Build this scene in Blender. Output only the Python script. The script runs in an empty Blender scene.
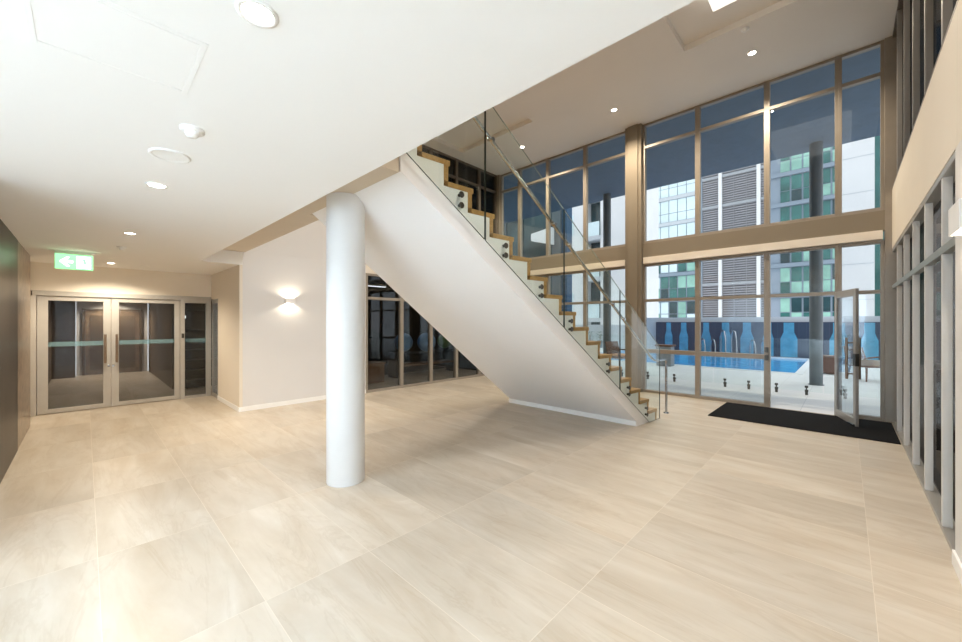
import bpy, math, random
from mathutils import Vector
random.seed(7)
S = bpy.context.scene
COL = S.collection
PI = math.pi

# ------------------------------------------------------------------ view
F, CX, HY, CH = 380.0, 481.0, 322.0, 1.6
d1 = Vector((-396.0, 380.0)).normalized()
FW = Vector((-d1.y, -d1.x)); RI = Vector((-d1.x, -d1.y))
RI = Vector((-d1.x, d1.y))
FW = Vector((-d1.y, -d1.x))
FW = Vector((-0.69239, 0.72153)); RI = Vector((0.72153, 0.69239))
cam_d = bpy.data.cameras.new('camera'); cam = bpy.data.objects.new('camera', cam_d); COL.objects.link(cam)
cam_d.sensor_fit = 'HORIZONTAL'; cam_d.sensor_width = 36.0; cam_d.lens = 36.0 * F / 962.0
cam_d.shift_y = 1.0 / 962.0; cam_d.clip_start = 0.02; cam_d.clip_end = 400
cam.location = (0, 0, CH)
cam.rotation_euler = Vector((FW.x, FW.y, 0)).to_track_quat('-Z', 'Y').to_euler()
S.camera = cam

# ------------------------------------------------------------------ materials
def new_mat(name):
    m = bpy.data.materials.new(name); m.use_nodes = True
    nt = m.node_tree
    return m, nt, nt.nodes['Principled BSDF'], nt.nodes['Material Output']

def N(nt, t, **kw):
    n = nt.nodes.new(t)
    for k, v in kw.items():
        if k in n.inputs: n.inputs[k].default_value = v
        else: setattr(n, k, v)
    return n

def mat(name, col, rough=0.5, metal=0.0, vary=0.06, scale=3.0, stretch=(1, 1, 1), bump=0.0, spec=0.5, coat=0.0):
    """a plain surface with a little procedural mottling"""
    m, nt, b, o = new_mat(name)
    tc = N(nt, 'ShaderNodeTexCoord'); mp = N(nt, 'ShaderNodeMapping'); mp.inputs['Scale'].default_value = stretch
    nz = N(nt, 'ShaderNodeTexNoise', Scale=scale, Detail=4.0)
    nt.links.new(tc.outputs['Object'], mp.inputs[0]); nt.links.new(mp.outputs[0], nz.inputs['Vector'])
    cr = N(nt, 'ShaderNodeValToRGB')
    a = [max(0, c * (1 - vary)) for c in col[:3]] + [1]; z = [min(1, c * (1 + vary)) for c in col[:3]] + [1]
    cr.color_ramp.elements[0].color = a; cr.color_ramp.elements[1].color = z
    cr.color_ramp.elements[0].position = .3; cr.color_ramp.elements[1].position = .7
    nt.links.new(nz.outputs[0], cr.inputs[0]); nt.links.new(cr.outputs[0], b.inputs['Base Color'])
    b.inputs['Roughness'].default_value = rough; b.inputs['Metallic'].default_value = metal
    b.inputs['Specular IOR Level'].default_value = spec
    b.inputs['Coat Weight'].default_value = coat
    if bump:
        bp = N(nt, 'ShaderNodeBump', Strength=bump, Distance=.01)
        nt.links.new(nz.outputs[0], bp.inputs['Height']); nt.links.new(bp.outputs[0], b.inputs['Normal'])
    return m

def glass(name, tint=(1, 1, 1), base=.04, gain=.9, body=0.0):
    m, nt, b, o = new_mat(name); nt.nodes.remove(b)
    lw = N(nt, 'ShaderNodeLayerWeight', Blend=.5)
    pw = N(nt, 'ShaderNodeMath', operation='POWER'); pw.inputs[1].default_value = 5
    ml = N(nt, 'ShaderNodeMath', operation='MULTIPLY_ADD'); ml.inputs[1].default_value = gain; ml.inputs[2].default_value = base
    tr = N(nt, 'ShaderNodeBsdfTransparent'); tr.inputs[0].default_value = (*tint, 1)
    gl = N(nt, 'ShaderNodeBsdfGlossy', Roughness=0.0)
    gl.inputs['Color'].default_value = (.95, .97, 1, 1)
    mx = N(nt, 'ShaderNodeMixShader')
    L = nt.links.new
    L(lw.outputs['Facing'], pw.inputs[0]); L(pw.outputs[0], ml.inputs[0]); L(ml.outputs[0], mx.inputs[0])
    L(tr.outputs[0], mx.inputs[1]); L(gl.outputs[0], mx.inputs[2]); L(mx.outputs[0], o.inputs[0])
    return m

def emit(name, col, s):
    m, nt, b, o = new_mat(name)
    b.inputs['Base Color'].default_value = (*col, 1)
    b.inputs['Emission Color'].default_value = (*col, 1); b.inputs['Emission Strength'].default_value = s
    return m

def floor_mat():
    m, nt, b, o = new_mat('porcelain_floor_tiles'); L = nt.links.new
    tc = N(nt, 'ShaderNodeTexCoord')
    sp = N(nt, 'ShaderNodeSeparateXYZ'); L(tc.outputs['Object'], sp.inputs[0])
    def cell(out, off, pitch):
        a = N(nt, 'ShaderNodeMath', operation='SUBTRACT'); L(out, a.inputs[0]); a.inputs[1].default_value = off
        d = N(nt, 'ShaderNodeMath', operation='DIVIDE'); L(a.outputs[0], d.inputs[0]); d.inputs[1].default_value = pitch
        fl = N(nt, 'ShaderNodeMath', operation='FLOOR'); L(d.outputs[0], fl.inputs[0])
        fr = N(nt, 'ShaderNodeMath', operation='FRACT'); L(d.outputs[0], fr.inputs[0])
        pp = N(nt, 'ShaderNodeMath', operation='PINGPONG'); L(d.outputs[0], pp.inputs[0]); pp.inputs[1].default_value = .5
        g = N(nt, 'ShaderNodeMath', operation='LESS_THAN'); L(pp.outputs[0], g.inputs[0]); g.inputs[1].default_value = .0016 / pitch
        return fl.outputs[0], g.outputs[0]
    fx, gx = cell(sp.outputs[0], -2.40, 1.26)
    fy, gy = cell(sp.outputs[1], .06, .657)
    gm = N(nt, 'ShaderNodeMath', operation='MAXIMUM'); L(gx, gm.inputs[0]); L(gy, gm.inputs[1])
    cb = N(nt, 'ShaderNodeCombineXYZ'); L(fx, cb.inputs[0]); L(fy, cb.inputs[1])
    wn = N(nt, 'ShaderNodeTexWhiteNoise', noise_dimensions='3D'); L(cb.outputs[0], wn.inputs['Vector'])
    # each tile looks up its own stretch of veined stone
    off = N(nt, 'ShaderNodeVectorMath', operation='MULTIPLY_ADD')
    L(wn.outputs['Color'], off.inputs[0]); off.inputs[1].default_value = (37, 23, 11); L(tc.outputs['Object'], off.inputs[2])
    rot = N(nt, 'ShaderNodeMapping'); L(off.outputs[0], rot.inputs[0])
    rot.inputs['Rotation'].default_value = (0, 0, .12); rot.inputs['Scale'].default_value = (.6, 3.2, 1)
    n1 = N(nt, 'ShaderNodeTexNoise', Scale=1.4, Detail=7.0, Roughness=.6, Distortion=.6); L(rot.outputs[0], n1.inputs['Vector'])
    mp2 = N(nt, 'ShaderNodeMapping'); L(off.outputs[0], mp2.inputs[0]); mp2.inputs['Scale'].default_value = (1, 1.6, 1)
    n2 = N(nt, 'ShaderNodeTexNoise', Scale=1.1, Detail=5.0, Distortion=1.2); L(mp2.outputs[0], n2.inputs['Vector'])
    cr = N(nt, 'ShaderNodeValToRGB'); L(n1.outputs[0], cr.inputs[0])
    e = cr.color_ramp.elements
    e[0].position = .24; e[0].color = (.52, .43, .325, 1); e[1].position = .60; e[1].color = (.62, .55, .46, 1)
    e.new(.80).color = (.67, .615, .545, 1)
    cr2 = N(nt, 'ShaderNodeValToRGB'); L(n2.outputs[0], cr2.inputs[0])
    cr2.color_ramp.elements[0].position = .3; cr2.color_ramp.elements[0].color = (.88, .87, .85, 1)
    cr2.color_ramp.elements[1].position = .7; cr2.color_ramp.elements[1].color = (1, 1, 1, 1)
    mx = N(nt, 'ShaderNodeMix', data_type='RGBA', blend_type='MULTIPLY'); mx.inputs[0].default_value = 1
    mp3 = N(nt, 'ShaderNodeMapping'); L(off.outputs[0], mp3.inputs[0]); mp3.inputs['Rotation'].default_value = (0, 0, .2); mp3.inputs['Scale'].default_value = (.45, 2.6, 1)
    n3 = N(nt, 'ShaderNodeTexNoise', Scale=1.3, Detail=6.0, Roughness=.65, Distortion=1.0); L(mp3.outputs[0], n3.inputs['Vector'])
    cr3 = N(nt, 'ShaderNodeValToRGB'); L(n3.outputs[0], cr3.inputs[0]); v = cr3.color_ramp.elements
    v[0].position = .47; v[0].color = (1, 1, 1, 1); v[1].position = .53; v[1].color = (1, 1, 1, 1); v.new(.497).color = (.86, .82, .77, 1)
    vm = N(nt, 'ShaderNodeMix', data_type='RGBA', blend_type='MULTIPLY'); vm.inputs[0].default_value = .45
    L(cr.outputs[0], vm.inputs[6]); L(cr3.outputs[0], vm.inputs[7]); L(vm.outputs[2], mx.inputs[6]); L(cr2.outputs[0], mx.inputs[7])
    tv = N(nt, 'ShaderNodeMapRange'); L(wn.outputs['Value'], tv.inputs[0]); tv.inputs[3].default_value = .90; tv.inputs[4].default_value = 1.05
    m3 = N(nt, 'ShaderNodeVectorMath', operation='SCALE'); L(mx.outputs[2], m3.inputs[0]); L(tv.outputs[0], m3.inputs['Scale'])
    m4 = N(nt, 'ShaderNodeMix', data_type='RGBA'); L(gm.outputs[0], m4.inputs[0]); L(m3.outputs[0], m4.inputs[6]); m4.inputs[7].default_value = (.66, .585, .49, 1)
    L(m4.outputs[2], b.inputs['Base Color'])
    b.inputs['Roughness'].default_value = .36; b.inputs['Specular IOR Level'].default_value = .34
    bp = N(nt, 'ShaderNodeBump', Strength=.05, Distance=.01); L(n1.outputs[0], bp.inputs['Height']); L(bp.outputs[0], b.inputs['Normal'])
    return m

def tile_mat(name, col, px, py, groove):
    m, nt, b, o = new_mat(name); L = nt.links.new
    tc = N(nt, 'ShaderNodeTexCoord'); br = N(nt, 'ShaderNodeTexBrick', Scale=1.0)
    br.offset = 0; br.inputs['Brick Width'].default_value = px; br.inputs['Row Height'].default_value = py
    br.inputs['Mortar Size'].default_value = .006; br.inputs['Color1'].default_value = (*col, 1)
    br.inputs['Color2'].default_value = (*[c * .94 for c in col], 1); br.inputs['Mortar'].default_value = (*groove, 1)
    L(tc.outputs['Object'], br.inputs['Vector']); L(br.outputs[0], b.inputs['Base Color']); b.inputs['Roughness'].default_value = .6
    return m

def wood_mat(name, c0, c1, rough=.4, stretch=(1, 14, 14)):
    m, nt, b, o = new_mat(name); L = nt.links.new
    tc = N(nt, 'ShaderNodeTexCoord'); mp = N(nt, 'ShaderNodeMapping'); mp.inputs['Scale'].default_value = stretch
    nz = N(nt, 'ShaderNodeTexNoise', Scale=1.6, Detail=6.0, Distortion=.8)
    cr = N(nt, 'ShaderNodeValToRGB'); cr.color_ramp.elements[0].color = (*c0, 1); cr.color_ramp.elements[1].color = (*c1, 1)
    cr.color_ramp.elements[0].position = .3; cr.color_ramp.elements[1].position = .7
    L(tc.outputs['Object'], mp.inputs[0]); L(mp.outputs[0], nz.inputs['Vector']); L(nz.outputs[0], cr.inputs[0]); L(cr.outputs[0], b.inputs['Base Color'])
    b.inputs['Roughness'].default_value = rough
    return m

M = dict(
    floor=floor_mat(),
    ceil=mat('ceiling_paint', (.87, .855, .835), .75, vary=.01, scale=1),
    ceil_up=mat('upper_ceiling_paint', (.80, .76, .71), .75, vary=.015, scale=1),
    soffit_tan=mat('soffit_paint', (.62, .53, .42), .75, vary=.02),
    wall=mat('wall_paint', (.68, .66, .645), .7, vary=.015, scale=1.5),
    wall_tan=mat('beige_wall_paint', (.74, .67, .57), .7, vary=.015, scale=1.5),
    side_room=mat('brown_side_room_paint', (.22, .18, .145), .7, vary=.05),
    wall_cream=mat('cream_wall_paint', (.86, .80, .71), .7, vary=.015),
    rail_gr=mat('grey_green_rail', (.27, .285, .27), .4, .2, vary=.03),
    white=mat('white_gloss_paint', (.86, .85, .83), .4, vary=.01),
    stair=mat('stair_plaster', (.88, .865, .855), .7, vary=.012, scale=1.2),
    column=mat('column_paint', (.74, .73, .715), .6, vary=.01),
    frame=mat('champagne_aluminium', (.31, .265, .215), .42, .25, vary=.03, scale=8),
    frame_lt=mat('pale_aluminium', (.50, .475, .44), .38, .3, vary=.03, scale=8),
    frame_gr=mat('grey_aluminium', (.36, .34, .31), .38, .3, vary=.03, scale=8),
    fin=mat('fin_paint', (.66, .63, .585), .5, vary=.02),
    bronze=mat('dark_bronze_frame', (.13, .10, .075), .4, .2, vary=.1, scale=8),
    spandrel=mat('spandrel_cladding', (.24, .20, .15), .65, 0, vary=.02, spec=.15),
    pelmet=mat('pelmet_cladding', (.80, .72, .62), .5, vary=.02),
    steel=mat('brushed_steel', (.42, .45, .49), .22, 1.0, vary=.05, scale=30),
    handle=mat('bronze_handle', (.30, .22, .16), .3, .8, vary=.08, scale=20),
    bolt=mat('dark_bolt', (.07, .065, .055), .3, .6, vary=.1, scale=20),
    oak=wood_mat('oak', (.35, .19, .06), (.52, .30, .105), .38, (1.5, 16, 16)),
    glass=glass('window_glass', (.92, .945, .95), .03),
    glass_b=glass('balustrade_glass', (.965, .99, .972), .03, .6),
    glass_fence=glass('fence_glass', (.96, .985, .98), .012, .4),
    glass_dark=glass('tinted_glass', (.72, .73, .73), .03),
    glass_mirror=glass('side_glazing_glass', (.30, .29, .28), .03, .16),
    edge=mat('glass_edge', (.035, .05, .045), .15, vary=.1),
    edge_top=mat('pale_glass_edge', (.30, .36, .33), .2, vary=.1),
    mat_black=mat('mat_fibre', (.012, .012, .013), .95, vary=.5, scale=60, bump=.6, spec=.1),
    panel_dark=mat('dark_laminate', (.05, .04, .032), .38, vary=.25, scale=2, stretch=(1, 1, .2), spec=.3),
    panel_brown=mat('mottled_brown_panel', (.24, .175, .12), .3, vary=.35, scale=9, coat=.2),
    black=mat('black_gap', (.01, .01, .01), .8),
    lens=emit('lamp_lens', (1, .92, .78), 16.0),
    panel_glow=emit('white_panel_glow', (1, .97, .90), .6),
    lens_off=mat('opal_diffuser', (.80, .79, .76), .4, vary=.01),
    exit_green=emit('exit_green', (.20, .66, .26), 1.3),
    exit_white=emit('exit_white', (.92, 1, .92), 1.5),
    brown_wall=mat('brown_corridor_wall', (.13, .095, .065), .5, vary=.05),
    strip=None,
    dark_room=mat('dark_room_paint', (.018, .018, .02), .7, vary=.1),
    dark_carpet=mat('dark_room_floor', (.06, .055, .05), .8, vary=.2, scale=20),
    ball_blue=mat('blue_vinyl', (.10, .25, .48), .35), ball_green=mat('green_vinyl', (.16, .30, .10), .35),
    rubber=mat('black_rubber', (.03, .03, .035), .5), crate=mat('brown_timber_box', (.22, .12, .07), .6, vary=.2),
    screen=emit('lit_screen', (.45, .7, .95), 1.1), tube=emit('strip_lamp', (.9, .95, 1), 1.2),
    # outside
    deck=tile_mat('pool_deck_tiles', (.80, .81, .81), .6, .6, (.62, .64, .65)),
    overhang=mat('dark_overhang_paint', (.085, .135, .20), .7, vary=.08, scale=4),
    ext_col=mat('grey_steel_paint', (.10, .125, .14), .45, vary=.05),
    water=None,
    coping=mat('white_coping', (.80, .82, .83), .5, vary=.02),
    ext_white=mat('white_render', (.84, .84, .845), .7, vary=.03, scale=.5),
    ext_pale=mat('pale_grey_render', (.58, .62, .66), .7, vary=.03, scale=.5),
    pool_wall=tile_mat('dark_blue_mosaic', (.035, .055, .095), .25, .06, (.06, .085, .13)),
    bottle=mat('light_blue_mosaic', (.085, .33, .50), .5, vary=.15, scale=4),
    slab_lt=mat('mid_grey_band', (.36, .38, .41), .6, vary=.05),
    slab=mat('blue_grey_slab', (.25, .31, .38), .6, vary=.05, scale=.5),
    teal=mat('teal_window', (.045, .16, .15), .15, vary=.35, scale=.6), mint=mat('mint_blind', (.28, .52, .44), .3, vary=.2, scale=.8),
    navy=mat('dark_window', (.025, .06, .07), .12, vary=.4, scale=.6), sky_win=mat('sky_reflection_window', (.72, .86, .90), .2, vary=.08, scale=.8),  # sky_win: sky reflection painted into the window colour
    louvre=mat('grey_louvre', (.33, .33, .355), .6, vary=.06, scale=1), louvre_back=mat('louvre_shadow_gap', (.17, .17, .185), .7),
    wicker=mat('brown_wicker', (.13, .055, .03), .6, vary=.3, scale=40, bump=.5),
    cushion=mat('orange_cushion', (.75, .36, .16), .8, vary=.08), plant=mat('plant_leaves', (.06, .13, .05), .6, vary=.5, scale=10),
    planter=mat('grey_planter', (.24, .27, .30), .6),
)
def water_mat():
    m, nt, b, o = new_mat('pool_water'); L = nt.links.new
    tc = N(nt, 'ShaderNodeTexCoord'); nz = N(nt, 'ShaderNodeTexNoise', Scale=3.0, Detail=3.0)
    cr = N(nt, 'ShaderNodeValToRGB'); cr.color_ramp.elements[0].color = (.03, .30, .70, 1); cr.color_ramp.elements[1].color = (.08, .45, .85, 1)
    L(tc.outputs['Object'], nz.inputs['Vector']); L(nz.outputs[0], cr.inputs[0]); L(cr.outputs[0], b.inputs['Base Color'])
    bp = N(nt, 'ShaderNodeBump', Strength=.25, Distance=.03); L(nz.outputs[0], bp.inputs['Height']); L(bp.outputs[0], b.inputs['Normal'])
    b.inputs['Roughness'].default_value = .08; b.inputs['Specular IOR Level'].default_value = .2
    return m
M['water'] = water_mat()
def strip_mat():
    m, nt, b, o = new_mat('frosted_strip'); L = nt.links.new
    tr = N(nt, 'ShaderNodeBsdfTransparent'); tr.inputs[0].default_value = (.7, .85, .9, 1)
    b.inputs['Base Color'].default_value = (.45, .66, .72, 1); b.inputs['Roughness'].default_value = .5
    nz = N(nt, 'ShaderNodeTexNoise', Scale=12.0); mr = N(nt, 'ShaderNodeMapRange'); L(nz.outputs[0], mr.inputs[0]); mr.inputs[3].default_value = .2; mr.inputs[4].default_value = .3
    mx = N(nt, 'ShaderNodeMixShader'); L(mr.outputs[0], mx.inputs[0]); L(tr.outputs[0], mx.inputs[1]); L(b.outputs[0], mx.inputs[2]); L(mx.outputs[0], o.inputs[0])
    return m
M['strip'] = strip_mat()

# ------------------------------------------------------------------ mesh helpers
class MB:
    def __init__(s): s.v = []; s.f = []; s.mi = []; s.sm = []
    def add(s, vs, fs, mi=0, smooth=False):
        o = len(s.v); s.v += [tuple(v) for v in vs]
        for i, f in enumerate(fs):
            s.f.append([o + k for k in f]); s.mi.append(mi[i] if isinstance(mi, list) else mi); s.sm.append(smooth)
        return s
    def box(s, a, b, mi=0):
        (x0, y0, z0), (x1, y1, z1) = [min(p) for p in zip(a, b)], [max(p) for p in zip(a, b)]
        vs = [(x0, y0, z0), (x1, y0, z0), (x1, y1, z0), (x0, y1, z0), (x0, y0, z1), (x1, y0, z1), (x1, y1, z1), (x0, y1, z1)]
        return s.add(vs, [(3, 2, 1, 0), (4, 5, 6, 7), (0, 1, 5, 4), (1, 2, 6, 5), (2, 3, 7, 6), (3, 0, 4, 7)], mi)
    def loft(s, A, B, mi=0, side=None):
        """closed solid between two matching loops of points"""
        n = len(A); fs = [list(range(n))[::-1], [n + i for i in range(n)]]
        fs += [(i, (i + 1) % n, n + (i + 1) % n, n + i) for i in range(n)]
        m = mi if side is None else [mi, mi] + (side if isinstance(side, list) else [side] * n)
        return s.add(list(A) + list(B), fs, m)
    def cyl(s, p, q, r, n=24, r2=None, caps=True, mi=0):
        p, q = Vector(p), Vector(q); r2 = r if r2 is None else r2
        w = (q - p).normalized(); u = w.orthogonal().normalized(); v = w.cross(u)
        vs = []
        for c, rr in ((p, r), (q, r2)):
            for i in range(n):
                a = 2 * PI * i / n; vs.append(c + u * (rr * math.cos(a)) + v * (rr * math.sin(a)))
        s.add(vs, [(i, (i + 1) % n, n + (i + 1) % n, n + i) for i in range(n)], mi, True)
        if caps:
            s.add(vs[:n], [tuple(range(n))[::-1]], mi); s.add(vs[n:], [tuple(range(n))], mi)
        return s
    def tube(s, pts, r, n=12, mi=0):
        pts = [Vector(p) for p in pts]; rings = []; up = None
        for i, p in enumerate(pts):
            t = (pts[min(i + 1, len(pts) - 1)] - pts[max(i - 1, 0)]).normalized()
            u = t.orthogonal().normalized() if up is None else (up - t * up.dot(t)).normalized()
            up = u; v = t.cross(u)
            rings.append([p + u * (r * math.cos(2 * PI * k / n)) + v * (r * math.sin(2 * PI * k / n)) for k in range(n)])
        vs = [v for R in rings for v in R]; fs = []
        for i in range(len(rings) - 1):
            for k in range(n): fs.append((i * n + k, i * n + (k + 1) % n, (i + 1) * n + (k + 1) % n, (i + 1) * n + k))
        s.add(vs, fs, mi, True)
        s.add(rings[0], [tuple(range(n))[::-1]], mi); s.add(rings[-1], [tuple(range(n))], mi)
        return s
    def lathe(s, c, prof, n=32, mi=0):
        """turn (radius, z) pairs about a vertical axis through c"""
        vs = []; fs = []
        for r, z in prof:
            for k in range(n):
                a = 2 * PI * k / n; vs.append((c[0] + r * math.cos(a), c[1] + r * math.sin(a), c[2] + z))
        for i in range(len(prof) - 1):
            for k in range(n): fs.append((i * n + k, i * n + (k + 1) % n, (i + 1) * n + (k + 1) % n, (i + 1) * n + k))
        s.add(vs, fs, mi, True)
        if prof[0][0] > 0: s.add(vs[:n], [tuple(range(n))[::-1]], mi)
        if prof[-1][0] > 0: s.add(vs[-n:], [tuple(range(n))], mi)
        return s
    def build(s, name, mats, parent=None, bevel=0.0, loc=None):
        me = bpy.data.meshes.new(name); me.from_pydata(s.v, [], s.f)
        mats = mats if isinstance(mats, (list, tuple)) else [mats]
        for m in mats: me.materials.append(m)
        for p, i, sm in zip(me.polygons, s.mi, s.sm): p.material_index = i; p.use_smooth = sm
        me.update()
        import bmesh
        bm = bmesh.new(); bm.from_mesh(me); bmesh.ops.recalc_face_normals(bm, faces=bm.faces); bm.to_mesh(me); bm.free()
        o = bpy.data.objects.new(name, me); COL.objects.link(o)
        if parent is not None:
            o.parent = parent; o.matrix_parent_inverse = parent.matrix_basis.inverted()
        if bevel:
            b = o.modifiers.new('edge', 'BEVEL'); b.width = bevel; b.segments = 2; b.limit_method = 'ANGLE'
        return o

def box(a, b): return MB().box(a, b)
def tag(o, label=None, cat=None, group=None, kind=None):
    if label: o['label'] = label
    if cat: o['category'] = cat
    if group: o['group'] = group
    if kind: o['kind'] = kind
    return o
def struct(o, label, cat): return tag(o, label, cat, kind='structure')
def empty(name, loc, label, cat, group=None, kind=None):
    o = bpy.data.objects.new(name, None); COL.objects.link(o); o.location = loc; o.empty_display_size = .1
    return tag(o, label, cat, group, kind)
def copy_tree(o, off, parent=None):
    c = o.copy(); COL.objects.link(c)
    if parent is None: c.location = Vector(o.location) + Vector(off)
    else: c.parent = parent
    for ch in [x for x in o.children]:
        copy_tree(ch, off, c)
    return c
def part(mb, name, m, root, bevel=0.0, label=None):
    o = mb.build(name, m, root, bevel)
    if label: o['label'] = label
    return o

# ------------------------------------------------------------------ room measures
XL, YW, XG, XD, YL = .53, 8.87, -7.77, -9.95, -.58
ZL, ZU = 2.62, 6.13              # lower and upper ceilings
Z2 = 3.30                        # upper floor
YE = 1.34                        # edge of the lower ceiling

# ------------------------------------------------------------------ floor, ceilings, walls
struct(box((-10.05, -3.2, -.2), (.62, YW + .06, 0)).build('floor', M['floor']), 'large beige stone tiles covering the lobby floor', 'floor')

lc = box((-10.05, -3.2, ZL), (XL + .05, YE, ZL + .23)); lc.box((-10.05, YE, ZL), (XG, 1.95, ZL + .23))
struct(lc.build('ceiling', M['ceil']), 'low flat white ceiling over the near half of the lobby', 'ceiling')
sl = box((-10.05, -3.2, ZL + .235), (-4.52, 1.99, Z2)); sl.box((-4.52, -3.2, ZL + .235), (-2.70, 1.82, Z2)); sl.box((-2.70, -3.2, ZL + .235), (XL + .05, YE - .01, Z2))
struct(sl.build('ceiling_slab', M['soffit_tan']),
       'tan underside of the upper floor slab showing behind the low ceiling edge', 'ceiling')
up = MB()
R1 = (-1.95, 3.2, XL, 6.95); R2 = (-7.4, 3.2, -5.1, 7.0)   # two coffers (x0, y0, x1, y1)
up.box((XG - .1, -3.2, ZU), (1.2, 3.2, ZU + .1)); up.box((XG - .1, 7.0, ZU), (1.2, YW + .1, ZU + .1))
up.box((XG - .1, 3.2, ZU), (R2[0], 7.0, ZU + .1)); up.box((R2[2], 3.2, ZU), (R1[0], 7.0, ZU + .1)); up.box((R1[0], 6.95, ZU), (1.2, 7.0, ZU + .1))
up.box((R1[2], 3.2, ZU), (1.2, 6.95, ZU + .1))
up.box((XG - .1, -3.2, ZU + .101), (1.2, YW + .1, ZU + .3))
struct(up.build('ceiling_upper', M['ceil_up']), 'high beige ceiling with two shallow coffers over the stair hall', 'ceiling')
cp = box((-1.38, 4.2, ZU - .06), (.1, 6.27, ZU + .1)).build('glowing_panel', M['panel_glow'], bevel=.004)  # white panel given a glow to brighten it, not a known lamp
tag(cp, 'white flat panel with added glow hanging within the right coffer of the high ceiling', 'ceiling panel')

# wall with the sconce, and its return
w = box((XG - .15, 1.95, 0), (XG, 4.36, 2.853)); w.box((XG - .15, 1.992, 2.854), (XG, 4.36, ZU))
struct(w.build('wall_sconce', M['wall']), 'plain off-white wall carrying the up-and-down wall light', 'wall')
w = box((-9.34, 1.9, 0), (XG, 1.949, ZL)); w.box((XD, 1.9, 2.09), (-9.341, 1.949, ZL))
struct(w.build('wall_return', M['wall_tan']), 'narrow beige return wall beside the double doors', 'wall')
w = box((XG - .15, 4.361, 2.70), (XG, YW, 3.38))
struct(w.build('wall_gym', M['wall_tan']), 'beige wall band above the gym windows under the stair', 'wall')
struct(box((XD - .12, -.72, 2.14), (XD, 1.9, ZL)).build('wall_doors', M['wall_cream']), 'cream wall strip above the aluminium double doors', 'wall')
# left dark panelled wall
struct(box((-7.45, -.7, 0), (-4.2, YL, ZL)).build('wall_left', M['panel_dark']), 'dark glossy laminate wall on the left edge of the photo', 'wall')
struct(box((-9.05, -.7, 0), (-7.455, YL - .004, ZL)).build('wall_left.001', M['panel_brown']), 'mottled brown wall panel between dark laminate and double doors', 'wall')
struct(box((-9.94, -.72, 0), (-9.055, -.64, ZL)).build('wall_left.002', M['wall_tan']), 'shallow beige recess at the left of the double doors', 'wall')
# back of the room behind the photographer
struct(box((-10.05, -3.3, 0), (XL + .05, -3.2, ZL)).build('wall_back', M['wall']), 'off-white rear wall of the lobby', 'wall')
w = box((XG - .15, -3.2, Z2 + .001), (XG, 1.99, ZU)); w.box((XG, -3.3, Z2 + .001), (XL + .16, -3.2, ZU)); w.box((XL + .01, -3.2, 3.692), (XL + .16, 3.95, ZU))
struct(w.build('wall_upper', M['wall_tan']), 'walls of the upper landing above the low ceiling', 'wall')
# right wall
YB = 3.97
struct(box((.521, -3.2, 0), (.64, YB, 2.74)).build('wall_right', M['wall']), 'off-white wall end at the right edge of the photo', 'wall')
w = box((XL, YB + .001, 2.76), (.68, YW - .02, 3.69)); w.box((XL, -3.2, 2.75), (.68, YB, 3.69))
struct(w.build('wall_right.001', M['wall_tan']), 'beige wall band between the lower and upper side glazing on the right', 'wall')
struct(box((.68, YB, 3.45), (2.2, YW, 3.55)).build('ceiling_side', M['wall_tan']), 'floor slab of the room behind the right side glazing', 'ceiling')
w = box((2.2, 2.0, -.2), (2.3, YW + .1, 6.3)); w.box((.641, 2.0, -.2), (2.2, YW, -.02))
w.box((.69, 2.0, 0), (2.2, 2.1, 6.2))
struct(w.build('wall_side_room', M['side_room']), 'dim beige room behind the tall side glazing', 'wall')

def base(a, b, n, lab):
    struct(box(a, b).build('baseboard_' + n, M['white'], bevel=.004), lab, 'baseboard')
base((XG, 1.9, 0), (XG + .014, 4.36, .085), 'sconce', 'white skirting under the wall light wall')
base((-9.34, 1.886, 0), (XG + .014, 1.9, .085), 'return', 'white skirting on the beige return wall')
base((.506, -3.2, 0), (.521, YB, .10), 'right', 'white skirting at the foot of the right wall end')

# ------------------------------------------------------------------ column
CXY = (-3.655, 1.83)
col = MB().lathe((*CXY, 0), [(.182, 0), (.184, .004), (.184, 2.853)], 64)
struct(col.build('column', M['column']), 'round white column standing in the middle of the floor', 'column')

# ------------------------------------------------------------------ glazing
def glazing(name, axis, pl, u0, u1, z0, z1, bars, label, hw=.045, dep=.11, fm='frame', gm='glass', thick_bars=(), end=None, sub=None):
    """one framed bay: frame mesh with its pane as a child. axis 'y': plane y=pl, u is x; axis 'x': plane x=pl, u is y."""
    def B(mb, ua, ub, da, db, za, zb):
        if axis == 'y': mb.box((ua, pl + da, za), (ub, pl + db, zb))
        else: mb.box((pl + da, ua, za), (pl + db, ub, zb))
    fr = MB(); h0, h1 = (hw, hw) if end is None else end
    B(fr, u0, u0 + h0, 0, dep, z0, z1); B(fr, u1 - h1, u1, 0, dep, z0, z1)
    B(fr, u0 + h0, u1 - h1, .004, dep - .004, z0, z0 + .06); B(fr, u0 + h0, u1 - h1, .004, dep - .004, z1 - .05, z1)
    for zb in bars: B(fr, u0 + h0, u1 - h1, .002, dep - .002, zb - .03, zb + .03)
    for zb in thick_bars: B(fr, u0 + h0, u1 - h1, .002, dep - .002, zb - .045, zb + .045)
    o = fr.build(name, M[fm], bevel=.003)
    tag(o, label, 'window', kind='structure')
    zs = [z0 + .06] + sorted(list(bars) + list(thick_bars)) + [z1 - .05]
    pn = MB()
    for a, b in zip(zs, zs[1:]):
        B(pn, u0 + h0 - .008, u1 - h1 + .008, dep * .5 - .004, dep * .5 + .004, a, b)
    pn.build('window_pane', M[gm], o)
    return o
XS_R = [-3.36, -2.24, -1.07, -.09, .45]
XS_L = [-7.68, -6.96, -5.97, -4.83, -3.73]
k = 1
wl = ['left of the round outdoor column', 'second from the square pier', 'showing the outdoor column', 'narrow, beside the right side glazing']
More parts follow.
